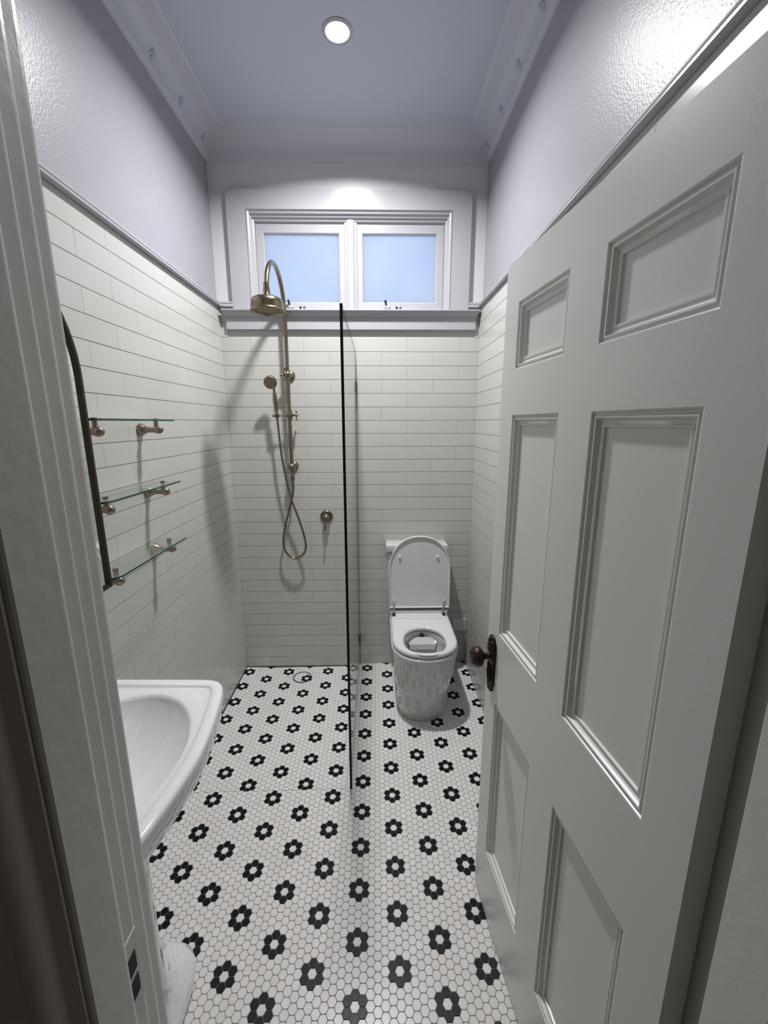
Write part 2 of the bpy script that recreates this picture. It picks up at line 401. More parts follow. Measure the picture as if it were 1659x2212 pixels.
for c in range(int((XL - .1) / (P * .8660254)), int((XR + .1) / (P * .8660254)) + 1):
    for rr in range(-26, 66):
        cx = c * P * .8660254; cy = (rr + (0.5 if c % 2 else 0)) * P
        if cx < XL - .014 or cx > XR + .014 or cy < YF - .014 or cy > YB + .014: continue
        black = False
        for k in (round(c / 6) - 1, round(c / 6), round(c / 6) + 1):
            fx = k * 6 * P * .8660254; jj = cy / (3 * P)
            for j in range(math.floor(jj) - 2, math.floor(jj) + 4):
                if (j + k) % 2 == 0 and abs(math.hypot(cx - fx, cy - 3 * P * j) - P) < 0.002: black = True
        tiles.append((cx, cy, black))
regions = [(lambda p: SY - 0.0012 - p[1], lambda p: 1), (lambda p: p[1] - SY + 0.0012, lambda p: p[0] - SX - 0.0008), (lambda p: p[1] - SY - 0.0012, lambda p: SX - 0.0008 - p[0])]
whole, pieces = [], []
for cx, cy, bl in tiles:
    interior = XL + .016 < cx < XR - .016 and YF + .016 < cy < YB - .016
    onseam = (cy > SY - .016 and abs(cx - SX) < .016) or (abs(cy - SY) < .016 and cx < SX + .016)
    if interior and not onseam: whole.append((cx, cy, bl)); continue
    poly = hexa(cx, cy, AP)
    for f in (lambda p: p[0] - XL - .001, lambda p: XR - .001 - p[0], lambda p: p[1] - YF, lambda p: YB - .001 - p[1]):
        poly = clip_poly(poly, f) if len(poly) > 2 else poly
    if len(poly) < 3: continue
    for ri, rg in enumerate(regions):
        q = poly
        for f in rg: q = clip_poly(q, f) if len(q) > 2 else []
        if len(q) > 2:
            ar = abs(sum(q[i][0] * q[(i + 1) % len(q)][1] - q[(i + 1) % len(q)][0] * q[i][1] for i in range(len(q)))) / 2
            if ar > 8e-6: pieces.append((q, bl, ri))
def seen(t):
    uv = inview(t[0], t[1])
    if not uv or not (-10 < uv[0] < 1669 and uv[1] < 2235): return False
    if uv[0] < 0.245 * uv[1] - 175 + 60 and uv[1] > 1800: return False      # behind the jamb
    if t[0] > 0.43 and t[1] < 0.16: return False                             # behind the door
    return True
camp = M.translation
dist = lambda t: (t[0] - camp.x) ** 2 + (t[1] - camp.y) ** 2
vis = sorted([t for t in whole if seen(t)], key=dist)
sel_b = [t for t in vis if t[2]][:300]; sel_w = [t for t in vis if not t[2]][:300]
sels = set(sel_b + sel_w)
for t in sel_b + sel_w:
    o = bpy.data.objects.new('black_hexagon_tile' if t[2] else 'white_hexagon_tile', me_b if t[2] else me_w)
    sc.collection.objects.link(o); o.parent = fl; o.location = (t[0], t[1], fz(t[0], t[1]) - SL * 0 + random.uniform(0, .0001))
    if t[0] < SX and t[1] > SY: o.rotation_euler = (math.atan2(sh(t[0], t[1] + .01) - sh(t[0], t[1] - .01), .02), 0, 0)
rest = {False: MB(), True: MB()}
for t in whole:
    if t in sels: continue
    vs, fs = prism(hexa(t[0], t[1], AP), fz, random.uniform(0, .0001)); rest[t[2]].add(vs, fs)
for q, bl, ri in pieces:
    zf = (lambda x, y: SL * x + sh(x, y)) if ri == 2 else (lambda x, y: SL * x)
    vs, fs = prism(q, zf); rest[bl].add(vs, fs)
def fastbuild(mb, name, mt, parent):
    me = bpy.data.meshes.new(name); me.from_pydata(mb.v, [], mb.f); me.materials.append(mt); me.update()
    o = bpy.data.objects.new(name, me); sc.collection.objects.link(o); o.parent = parent; o['kind'] = 'stuff'; return o
fastbuild(rest[False], 'white_hexagon_field', M_hexw, fl); fastbuild(rest[True], 'black_hexagon_field', M_hexb, fl)
m = MB()                                                               # dark joint around the sunken shower floor
for i in range(12):
    x0 = XL + (SX - XL) * i / 12; x1 = XL + (SX - XL) * (i + 1) / 12
    m.add([(x0, SY - .0022, SL * x0 + .0003), (x1, SY - .0022, SL * x1 + .0003), (x1, SY + .0016, SL * x1 - .0028), (x0, SY + .0016, SL * x0 - .0028)], [(0, 1, 2, 3)])
m.build('step_joint', M_line, fl)
m = MB(); m.box(XL, SX, YB - .003, YB + .0005, -0.031, -0.0165); m.box(XL - .0005, XL + .0025, SY, YB, -0.030, -0.015); m.build('wall_floor_joint', M_line, fl)

# ---- cornice round the room
def ring(wd, z, x0=PXL, x1=PXR, y0=YF, y1=PYB): return [(x0 + wd, y0 + wd, z), (x1 - wd, y0 + wd, z), (x1 - wd, y1 - wd, z), (x0 + wd, y1 - wd, z)]
prof = [(0, 2.946), (0.007, 2.947), (0.010, 2.952), (0.011, 2.959), (0.015, 2.961), (0.018, 2.966), (0.019, 2.972)]
for k in range(1, 10):
    a = PI / 2 * k / 9; prof.append((0.020 + 0.098 * (1 - math.cos(a)), 2.972 + 0.068 * math.sin(a)))
prof += [(0.121, 3.0445), (0.128, 3.050)]
m = MB(); m.loft([ring(*p) for p in prof], cap0=False, cap1=False)
co = struct(m, 'trim_6', M_corn, 'coved plaster cornice with faint leaf sprigs between wall and ceiling', smooth=28)
def sprig(x, y, s):
    m = MB()
    for k, (dy, dz, l, a) in enumerate([(0, 0, .026, 0), (-.016, .008, .018, .7), (.016, .008, .018, -.7), (-.012, .024, .015, 1.0), (.012, .024, .015, -1.0), (0, .026, .016, 0)]):
        bm = bmesh.new(); bmesh.ops.create_uvsphere(bm, u_segments=8, v_segments=6, radius=1)
        for v in bm.verts:
            q = Vector((v.co.x * 0.0022, v.co.y * 0.0052, v.co.z * l / 2)); c_, s_ = math.cos(a), math.sin(a)
            q = Vector((q.x, q.y * c_ - q.z * s_, q.y * s_ + q.z * c_)); q = q * .75; q.y += dy * .75; q.z += dz * .75; q.x *= .8
            th = math.radians(38) * s; q = Vector((q.x * math.cos(th) + q.z * math.sin(th), q.y, -q.x * math.sin(th) + q.z * math.cos(th)))
            v.co = q + Vector((x, y, 2.990))
        m.bm(bm)
    o = m.build('leaf_sprig', M_corn, co, smooth=60)
for k in range(8):
    sprig(PXL + 0.0285, -0.25 + 0.245 * k, 1); sprig(PXR - 0.0285, -0.22 + 0.245 * k, -1)

# ---- picture rail / tile capping
rp = lambda x, s: [(x, 2.229), (x + s * 0.030, 2.229), (x + s * 0.034, 2.232), (x + s * 0.034, 2.238), (x + s * 0.026, 2.242), (x + s * 0.024, 2.246), (x + s * 0.027, 2.250), (x + s * 0.026, 2.256), (x + s * 0.016, 2.262), (x, 2.263)]
struct(extrude_profile(rp(PXL, 1), 'y', YF, PYB, 0, -1, PXL), 'trim_7', M_trim, 'white moulded rail capping the tiles of the left wall', smooth=40)
struct(extrude_profile(rp(PXR, -1), 'y', YF, PYB, 0, 1, PXR), 'trim_8', M_trim, 'white moulded rail capping the tiles of the right wall', smooth=40)
bpf = [(PYB, q) if i in (0, len(rp(0, 1)) - 1) else (PYB - abs(p_), q) for i, (p_, q) in enumerate(rp(0, 1))]
struct(extrude_profile(bpf, 'x', PXL, -0.728, -1, 0, PYB), 'trim_9', M_trim, 'short return of the left rail beside the window board', smooth=40)
struct(extrude_profile(bpf, 'x', 0.590, PXR, 0, 1, PYB), 'trim_10', M_trim, 'short return of the right rail beside the window board', smooth=40)

# ================================================================ WINDOW
win = empty('window_1', (0, PYB, 2.22), 'wide white window of two frosted panes in stepped mouldings', kind='structure')
m = MB(); AY = 1.537
m.box(-0.731, WX0, AY, PYB, 2.222, 2.812); m.box(WX1, 0.592, AY, PYB, 2.222, 2.812); m.box(WX0, WX1, AY, PYB, WZ1, 2.812)
part(m, 'window_frame', M_trim, win)
rf = [(-0.0005, AY + 0.001), (0.0, AY - 0.003), (0.003, AY - 0.004), (0.005, AY + 0.006), (0.012, AY + 0.010), (0.014, AY + 0.022), (0.020, AY + 0.026), (0.022, AY + 0.038), (0.029, AY + 0.042), (0.031, AY + 0.054), (0.036, AY + 0.060), (0.037, AY + 0.075), (0.037, AY + 0.120)]
m = MB(); m.loft([[(WX0 + wd, y, WZ0 - 0.02), (WX1 - wd, y, WZ0 - 0.02), (WX1 - wd, y, WZ1 - wd * 1.5), (WX0 + wd, y, WZ1 - wd * 1.5)] for wd, y in rf], cap0=False, cap1=False)
part(m, 'reveal_moulding', M_trim, win)
# mullion
pr = [(-0.037, 1.625), (-0.037, 1.583), (-0.033, 1.578), (-0.028, 1.578), (-0.026, 1.569), (-0.019, 1.567), (-0.0165, 1.556), (-0.015, 1.550), (0.015, 1.550), (0.0165, 1.556), (0.019, 1.567), (0.026, 1.569), (0.028, 1.578), (0.033, 1.578), (0.037, 1.583), (0.037, 1.625)]
MX = -0.0685
m = MB(); m.loft([[(MX + x, y, 2.215) for x, y in pr], [(MX + x, y, 2.668 + (1.60 - y) * 0.1) for x, y in pr]]); part(m, 'mullion', M_trim, win)
def sash(x0, x1, px0, px1, pz0=2.271, pz1=2.618):
    z0, z1, y0, y1 = 2.218, 2.666, 1.590, 1.630
    m = MB(); L = []
    for (a0, a1, b0, b1, y) in ((x0, x1, z0, z1, y1), (x0, x1, z0, z1, y0), (px0 - .006, px1 + .006, pz0 - .006, pz1 + .006, y0), (px0, px1, pz0, pz1, y0 + .008), (px0, px1, pz0, pz1, y1)):
        L.append([(a0, y, b0), (a1, y, b0), (a1, y, b1), (a0, y, b1)])
    m.loft(L, cap0=False, cap1=False); o = part(m, 'sash', M_trim, win)
    m = MB(); m.add([(px0 - .002, 1.606, pz0 - .002), (px1 + .002, 1.606, pz0 - .002), (px1 + .002, 1.606, pz1 + .002), (px0 - .002, 1.606, pz1 + .002)], [(0, 1, 2, 3)])
    part(m, 'pane', M_frost, win, o)
    return o
sash(-0.592, -0.104, -0.548, -0.138); sash(-0.033, 0.450, 0.000, 0.408)
def latch(x):
    y = 1.590
    m = MB(); L = []
    out = [(x - .052, 2.224), (x + .108, 2.224), (x + .102, 2.232), (x + .076, 2.2475), (x - .012, 2.2475), (x - .036, 2.237)]
    m.loft([[(a, y, b) for a, b in out], [(a, y - .004, b) for a, b in out]]); l = part(m, 'latch_plate', M_trim, win)
    m = MB(); m.lathe([(.013, 0), (.013, .010), (.010, .013)], (x - .008, y - .003, 2.243), '-y', 20, sx=1.25, sy=.8); part(m, 'cam', M_trim, win, l)
    m = MB(); m.tube([(x - .014, y - .012, 2.248), (x - .017, y - .016, 2.262), (x - .021, y - .022, 2.275)], [.0045, .0062, .0066], 12); part(m, 'latch_handle', M_black, win, l)
    for dx, mt in ((.046, M_black), (.067, M_screw)):
        m = MB(); m.lathe([(.0068, 0), (.0064, .003)], (x + dx, y - .003, 2.2395), '-y', 16); part(m, 'screw', mt, win, l)
latch(-0.407); latch(0.143)
# sill and apron
sp = [(PYB, 2.219), (1.503, 2.2125), (1.5, 2.2100), (1.5, 2.2055), (1.504, 2.203), (1.512, 2.200), (1.520, 2.192), (1.524, 2.182), (1.531, 2.178), (PYB, 2.178)]
m = extrude_profile(sp, 'x', -0.778, 0.644, 0, 0)
n = len(sp); vs = []
for i, (x, y, z) in enumerate(m.v):
    k = min(1, max(0, (2.203 - z) / 0.025)); sgn = -1 if i < n else 1; vs.append((x + sgn * (0.010 - 0.018 * k), y, z))
m.v = vs; part(m, 'window_sill', M_trim, win)
m = MB(); m.box(-0.774, 0.638, 1.536, PYB, 2.112, 2.1785, 0.0015); part(m, 'apron', M_trim, win)

# ================================================================ DOOR
door = empty('door_1', (0, 0, 0), 'open six panel grey painted door, hinged on the right', kind='structure')
D = Vector((0.0904, -0.9959, 0)).normalized(); N_ = Vector((-D.y, D.x, 0))
Md = Matrix((D, N_, Vector((0, 0, 1)))).transposed().to_4x4(); Md.translation = Vector((0.4083, 0.1664, 0)); door.matrix_world = Md
TH = 0.036; W_, ZT, ZB0 = 0.7402, 1.9848, 0.012
S = [0.0793, 0.3109, 0.4225, 0.6562]; Z = [0.2344, 0.781, 1.0014, 1.6141, 1.724, 1.8812]
def dpart(mb, name, m, parent=door, smooth=None):
    o = mb.build(name, m, None, smooth, origin=(0, 0, 0)); o.parent = parent; return o
def dbox(x0, x1, z0, z1, name): m = MB(); m.box(x0, x1, 0, TH, z0, z1); return dpart(m, name, M_door)
dbox(0, S[0], ZB0, ZT, 'stile'); dbox(S[3], W_, ZB0, ZT, 'stile')
for a, b in ((ZB0, Z[0]), (Z[1], Z[2]), (Z[3], Z[4]), (Z[5], ZT)): dbox(S[0], S[3], a, b, 'rail')
for a, b in ((Z[0], Z[1]), (Z[2], Z[3]), (Z[4], Z[5])): dbox(S[1], S[2], a, b, 'muntin')
pm = [(0.0, 0.0), (0.0022, 0.0008), (0.0040, 0.0052), (0.0075, 0.0056), (0.0092, 0.0026), (0.0118, 0.0030), (0.0130, 0.0068), (0.0165, 0.0112), (0.0215, 0.0126), (0.0232, 0.0100), (0.0262, 0.0100), (0.0276, 0.0150)]
for (x0, x1) in ((S[0], S[1]), (S[2], S[3])):
    for (z0, z1) in ((Z[0], Z[1]), (Z[2], Z[3]), (Z[4], Z[5])):
        m = MB(); m.box(x0 - .002, x1 + .002, 0.0148, 0.0215, z0 - .002, z1 + .002); dpart(m, 'panel', M_door)
        m = MB(); lp = []
        for wd, d in pm: lp.append([(x0 + wd, d, z0 + wd), (x1 - wd, d, z0 + wd), (x1 - wd, d, z1 - wd), (x0 + wd, d, z1 - wd)])
        m.loft(lp, cap0=False, cap1=False); dpart(m, 'panel_moulding', M_door, smooth=22)
# door hardware: ornate dark bronze plate and knob
hd = MB(); out = []
Zc = [(0.802, .010), (0.807, .017), (0.812, .015), (0.820, .021), (0.835, .024), (0.860, .025), (0.885, .025), (0.905, .026), (0.918, .027), (0.930, .028), (0.942, .029), (0.950, .027), (0.957, .028), (0.963, .022), (0.969, .019), (0.975, .014), (0.980, .008)]
pc = 0.045; L = []
for dpt, k in ((0.0, 1.0), (-0.004, 1.0), (-0.008, 0.86)):
    L.append([(pc + hw * k, dpt, z) for z, hw in Zc] + [(pc - hw * k, dpt, z) for z, hw in reversed(Zc)])
hd.loft(L)
for (x, z, r_) in [(pc, .972, .007), (pc - .012, .960, .007), (pc + .012, .960, .007), (pc, .955, .009), (pc - .016, .945, .006), (pc + .016, .945, .006), (pc - .02, .93, .005), (pc + .02, .93, .005), (pc, .812, .006), (pc - .008, .82, .005), (pc + .008, .82, .005), (pc, .94, .008)]:
    hd.ball((x, -0.008, z), r_, 1, .7, 1, 8)
for dx in (-.010, 0, .010):
    hd.tube([(pc + dx, -.0088, .832), (pc + dx * 1.2, -.0105, .86), (pc + dx, -.0088, .890)], [.0015, .0022, .0015], 6)
bp = dpart(hd, 'door_handle', M_bronze, smooth=45); bp['label'] = 'ornate dark bronze back plate'
kn = MB(); kn.lathe([(.015, .006), (.0145, .010), (.011, .013), (.0095, .018), (.0092, .026), (.012, .030), (.020, .033), (.0275, .0385), (.0300, .0445), (.0302, .0465), (.0290, .0480), (.0300, .0495), (.0285, .056), (.022, .0635), (.012, .067), (.001, .068)],
                     (pc, 0, 0.915), '-y', 28)
for k in range(10):
    a = 2 * PI * k / 10; kn.ball((pc + .017 * math.cos(a), -.0635, .915 + .017 * math.sin(a)), .0045, 1, .8, 1, 8)
dpart(kn, 'knob', M_bronze, bp, smooth=40)

# ================================================================ CEILING LIGHT
t = empty('downlight', (-0.072, 0.933, H), 'round white glowing downlight in the ceiling', 'ceiling light')
m = MB(); m.lathe([(.058, 0), (.058, -.003), (.047, -.006), (.045, -.0035)], (-0.072, 0.933, H), 'z', 40, cap=False); part(m, 'bezel', M_trim, t, smooth=40)
m = MB(); m.lathe([(.0455, -.0030), (.0455, -.0036)], (-0.072, 0.933, H), 'z', 40); part(m, 'lamp', M_lamp, t)

# ================================================================ SHOWER
SHX, SHY = -0.434, 1.490
t = empty('rail_shower', (SHX, YB, 1.34), 'aged brass rail shower with a round overhead rose on a hooked arm', 'shower')
ax0, R0, zc = SHY, 0.195, 2.169
pts = [(SHX, SHY, 1.345), (SHX, SHY, 1.7), (SHX, SHY, 2.05)]
for k in range(0, 26):
    a = PI * k / 25 * 0.93; pts.append((SHX, SHY - R0 + R0 * math.cos(a), zc + R0 * math.sin(a)))
m = MB(); m.tube(pts, 0.0112, 18); riser = part(m, 'riser_pipe', M_brass, t, smooth=60)
e = pts[-1]; hx, hy, hz = SHX, e[1], e[2]
m = MB(); m.lathe([(.0125, hz + .012), (.0135, hz + .006), (.0125, hz), (.0115, hz - .004), (.0145, hz - .006), (.0145, hz - .012), (.0155, hz - .016), (.0155, hz - .034), (.020, hz - .041)], (hx, hy - .004, 0), 'z', 24); part(m, 'swivel_nut', M_brass, t, smooth=35)
zt = hz - .036
m = MB(); m.lathe([(.018, zt), (.028, zt - .006), (.050, zt - .013), (.066, zt - .020), (.0735, zt - .030), (.0755, zt - .040), (.0755, zt - .064), (.0795, zt - .069), (.0795, zt - .075), (.0755, zt - .0755), (.073, zt - .068), (.001, zt - .066)], (hx, hy - .004, 0), 'z', 48, cap=False); hs = part(m, 'shower_rose', M_brass, t, smooth=35)
m = MB(); m.lathe([(.0725, zt - .0665), (.0725, zt - .0685), (.001, zt - .0695)], (hx, hy - .004, 0), 'z', 40, cap=False)
for rr, cnt in ((.012, 6), (.026, 12), (.040, 18), (.054, 24)):
    for k in range(cnt):
        a = 2 * PI * k / cnt; m.lathe([(.0028, 0), (.0022, .003)], (hx + rr * math.cos(a), hy - .004 + rr * math.sin(a), zt - .0685), '-z', 6)
part(m, 'spray_face', M_brassd, t, hs)
# upper bracket with diverter
def elbow(z, r_, rf_, nm):
    m = MB(); m.lathe([(rf_, 0.0), (rf_, .004), (rf_ * .93, .009), (rf_ * .70, .014), (rf_ * .42, .018), (.0105, .024), (.0105, YB - SHY)], (SHX, YB, z), '-y', 28); m.ball((SHX, SHY - .002, z), r_, 1, 1, 1, 18)
    return part(m, nm, M_brass, t, smooth=45)
ub = elbow(1.862, .021, .031, 'upper_bracket')
m = MB(); m.ball((SHX - .014, SHY - .008, 1.866), .0155, 1.1, 1, 1, 14); m.tube([(SHX - .018, SHY - .010, 1.864), (SHX - .030, SHY - .016, 1.860)], .0035, 8); m.ball((SHX - .036, SHY - .018, 1.858), .0068, n=12)
m.tube([(SHX - .012, SHY - .012, 1.872), (SHX - .012, SHY - .016, 1.892)], .0035, 8); m.ball((SHX - .012, SHY - .017, 1.897), .0062, n=12); part(m, 'diverter_lever', M_brass, t, ub, smooth=60)
elbow(1.340, .021, .028, 'lower_bracket')
m = MB(); m.lathe([(.012, 1.322), (.012, 1.308), (.0095, 1.304), (.0095, 1.296), (.012, 1.292), (.012, 1.262), (.009, 1.256)], (SHX + .002, SHY, 0), 'z', 16); part(m, 'hose_outlet', M_brass, t, smooth=35)
# slider with arm and cross handle
zs = 1.638
m = MB(); m.lathe([(.0125, zs - .030), (.014, zs - .024), (.0135, zs - .018), (.0175, zs - .008), (.0190, zs), (.0175, zs + .008), (.0135, zs + .018), (.014, zs + .024), (.0125, zs + .030)], (SHX + .002, SHY, 0), 'z', 24)
m.tube([(SHX - .01, SHY, zs - .003), (-0.488, SHY - .006, zs - .003)], .0036, 10); m.tube([(-0.4875, SHY - .009, zs - .003), (-0.520, SHY - .009, zs - .003)], .0075, 12); m.ball((-0.523, SHY - .009, zs - .003), .0085, n=12)
sl = part(m, 'slider', M_brass, t, smooth=45)
m = MB(); m.tube([(SHX + .015, SHY, zs), (SHX + .036, SHY, zs)], .0055, 10); m.ball((SHX + .040, SHY, zs), .0088, n=12)
for dy, dz in ((0, 1), (0, -1), (-1, 0), (1, 0)):
    m.tube([(SHX + .040, SHY, zs), (SHX + .040, SHY + dy * .018, zs + dz * .018)], [.0045, .0032], 8); m.ball((SHX + .040, SHY + dy * .0225, zs + dz * .0225), .0062, n=10)
part(m, 'cross_handle', M_brass, t, sl, smooth=60)

# hand shower with hose
t = empty('hand_shower', (-0.505, 1.475, 1.63), 'brass hand shower with a looping hose in the slider holder', 'hand shower')
A, B = Vector((-0.5035, 1.480, 1.626)), Vector((-0.5095, 1.463, 1.782)); dv = (B - A).normalized()
u = Vector((1, 0, 0)); u = (u - dv * u.dot(dv)).normalized(); v = dv.cross(u)
m = MB(); Lh = (B - A).length
m.lathe([(.0085, -.010), (.0095, 0), (.0095, .012), (.0115, .014), (.0115, .022), (.0080, .026), (.0100, .045), (.0128, .075), (.0135, .095), (.0118, .120), (.0080, .140), (.0065, .150), (.0085, Lh)], A[:], (u[:], v[:], dv[:]), 20)
part(m, 'handle', M_brass, t, smooth=50)
hc = Vector((-0.5245, 1.452, 1.818)); nrm = Vector((0.10, -0.93, -0.34)).normalized(); a1 = Vector((1, 0, 0)); a1 = (a1 - nrm * a1.dot(nrm)).normalized(); a2 = nrm.cross(a1)
m = MB(); m.lathe([(.010, -.022), (.022, -.018), (.032, -.010), (.0365, -.002), (.0370, .004), (.0345, .006)], (hc)[:], (a1[:], a2[:], nrm[:]), 32); m.tube([B[:], (B.lerp(hc - nrm * .012, .6))[:], (hc - nrm * .014)[:]], [.0085, .010, .012], 12)
hh = part(m, 'shower_head', M_brass, t, smooth=45)
m = MB(); m.lathe([(.0335, .0058), (.032, .0075), (.001, .0080)], hc[:], (a1[:], a2[:], nrm[:]), 32, cap=False)
for rr, cnt in ((.010, 8), (.020, 14), (.028, 18)):
    for k in range(cnt):
        a = 2 * PI * k / cnt; p = hc + a1 * rr * math.cos(a) + a2 * rr * math.sin(a) + nrm * .0075; m.ball(p[:], .0014, n=6)
part(m, 'spray_face', M_brassd, t, hh)
hp = [(-0.5035, 1.481, 1.618), (-0.499, 1.482, 1.54), (-0.488, 1.482, 1.39), (-0.463, 1.484, 1.224), (-0.440, 1.487, 1.125), (-0.408, 1.490, 1.024), (-0.382, 1.492, 0.925), (-0.372, 1.494, 0.848), (-0.390, 1.497, 0.795), (-0.443, 1.500, 0.766), (-0.494, 1.502, 0.800), (-0.512, 1.504, 0.873),
      (-0.497, 1.506, 0.962), (-0.466, 1.508, 1.078), (-0.442, 1.505, 1.160), (-0.433, 1.498, 1.215), (-0.432, SHY, 1.262)]
m = MB(); m.tube(smoothpath(hp, 8), 0.0062, 12)
sp_ = smoothpath(hp, 44); 
for i in range(6, len(sp_) - 6, 3): m.tube([sp_[i], sp_[i + 1]], 0.0067, 10)
part(m, 'hose', M_brass, t, smooth=70)

# mixer
t = empty('shower_mixer', (-0.245, YB, 1.023), 'round brass mixer tap with a down pointing lever on the back wall', 'tap')
m = MB(); m.lathe([(.0395, 0), (.0395, .004), (.037, .008), (.0335, .010), (.031, .0105), (.029, .009), (.001, .009)], (-0.245, YB, 1.023), '-y', 36, cap=False); part(m, 'wall_plate', M_brass, t, smooth=35)
m = MB(); m.lathe([(.022, .006), (.0225, .030), (.020, .036), (.017, .040), (.015, .048), (.009, .054), (.001, .056)], (-0.245, YB, 1.023), '-y', 28); part(m, 'body', M_brass, t, smooth=40)
m = MB(); m.tube([(-0.245, 1.509, 1.020), (-0.246, 1.505, 1.000), (-0.249, 1.501, .975), (-0.2515, 1.498, .948), (-0.252, 1.4975, .945)], [.0065, .0045, .0045, .0072, .0066], 12); part(m, 'lever', M_brass, t, smooth=50)

# glass screen
t = empty('shower_screen', (-0.052, SY, 0), 'frameless clear glass shower screen with a dark edge', 'shower screen')
g0, g1 = -0.0570, -0.0470
m = MB(); y0, y1, z0, z1 = SY, 1.5525, -0.004, 2.0
m.add([(g0, y0, z0), (g0, y1, z0), (g0, y1, z1), (g0, y0, z1), (g1, y0, z0), (g1, y1, z0), (g1, y1, z1), (g1, y0, z1)], [(0, 1, 2, 3), (4, 5, 6, 7)], 0)
part(m, 'glass_panel', M_glass, t)
m = MB(); m.box(g0 - .0002, g1 + .0002, y0 - .0006, y0 + .0006, z0, z1); m.box(g0, g1, y0 + .0006, y1, z1 - .0006, z1 + .0001); m.box(g0, g1, y1 - .0006, y1 + .0006, z0, z1)
part(m, 'glass_edge', M_gedge, t)
for z in (1.799, 0.186):
    m = MB(); m.box(g0 - .0032, g1 + .0032, 1.508, 1.5545, z - .030, z + .030, .001); m.lathe([(.006, 0), (.005, .002)], (g1 + .003, 1.53, z), 'x', 12); part(m, 'wall_clip', M_frame, t)
m = MB(); m.box(g0 - .001, g1 + .001, y0, y1, -0.0325, -0.0035); part(m, 'bottom_seal', M_line, t)

# drain ring
dz_ = fz(-0.42, 1.437) + 0.0022
t = empty('floor_drain', (-0.421, 1.437, dz_), 'thin black ring of a tile insert drain in the shower floor', 'drain')
m = MB(); m.lathe([(.0585, -.003), (.0585, .0008), (.0530, .0008), (.0530, -.003)], (-0.421, 1.437, dz_), 'z', 56, cap=False); part(m, 'ring', M_black, t)

# ================================================================ SHELVES
def make_shelf(zg, label):
    t = empty('glass_shelf', (XL, 0.42, zg), label, 'shelf', 'glass shelves on the left wall')
    x0, x1, ya, yb, R_ = XL + .006, -0.698, 0.168, 0.636, 0.040
    out = [(x0, ya), ] + [(x1 - R_ + R_ * math.sin(a), ya + R_ - R_ * math.cos(a)) for a in [PI / 2 * k / 10 for k in range(11)]] + [(x1 - .004 + .004 * math.cos(a), yb - .004 + .004 * math.sin(a)) for a in [PI / 2 * k / 3 for k in range(4)]] + [(x0, yb)]
    n = len(out)
    m = MB(); m.add([(x, y, zg - .003) for x, y in out] + [(x, y, zg + .003) for x, y in out], [tuple(range(n)), tuple(n + i for i in range(n))]); part(m, 'glass_plate', M_glass, t)
    fe = out[1:-2]; m = MB(); m.loft([[(x, y, zg - .003) for x, y in fe], [(x, y, zg + .003) for x, y in fe]], False, False, closed=False); part(m, 'glass_edge', M_sedge, t)
    for y in (0.252, 0.597):
        z = zg - .034
        m = MB(); m.lathe([(.0230, 0), (.0235, .004), (.0220, .007), (.0205, .012), (.0165, .018), (.0125, .025), (.0108, .032), (.0112, .055), (.0115, .062), (.0142, .063), (.0152, .068), (.0150, .074), (.0115, .080), (.0095, .082), (.0045, .0865), (.001, .0875)], (XL, y, z), 'x', 22)
        b = part(m, 'bracket', M_pewter, t, smooth=32)
        m = MB(); m.lathe([(.0078, z), (.0074, zg - .003), (.0074, zg + .0032), (.0088, zg + .0034), (.0088, zg + .0060), (.0076, zg + .0066)], (-0.750, y, 0), 'z', 18); part(m, 'post', M_pewter, t, b, smooth=32)
    return t
s0 = make_shelf(1.6045, 'topmost clear glass shelf on brass brackets, left wall')
for zg, lb in ((1.372, 'middle of the three clear glass shelves on the left wall'), (1.1435, 'lowest clear glass shelf, nearest above the basin')):
    c = copy_tree(s0); c.location.z = zg; c['label'] = lb

# ================================================================ MIRROR
t = empty('arched_mirror', (XL, -0.15, 1.127), 'arched wall mirror in a thin dark bronze frame standing off the tiles', 'mirror')
def arch(R_, zb, yc=-0.150, zc_=1.708, n=32): return [(yc - R_, zb), (yc + R_, zb)] + [(yc + R_ * math.cos(a), zc_ + R_ * math.sin(a)) for a in [PI * k / n for k in range(n + 1)]]
xa, xb = XL + .001, -0.704
m = MB(); L = []
for R_, zb, x in ((.3120, 1.1270, xb - .030), (.3120, 1.1270, xb - .004), (.3100, 1.1290, xb), (.3030, 1.1360, xb), (.3015, 1.1375, xb - .004), (.2990, 1.1400, xb - .004), (.2975, 1.1415, xb - .009)): L.append([(x, y, z) for y, z in arch(R_, zb)])
m.loft(L, cap0=False, cap1=False); fr = part(m, 'frame', M_frame, t, smooth=30)
m = MB(); q = arch(.299, 1.140); m.loft([[(xb - .016, y, z) for y, z in q], [(xb - .0085, y, z) for y, z in q]]); part(m, 'mirror_glass', M_mirror, t)
m = MB(); q = arch(.290, 1.149); m.loft([[(xa, y, z) for y, z in q], [(xb - .0165, y, z) for y, z in q]]); part(m, 'cabinet_body', M_seat, t)

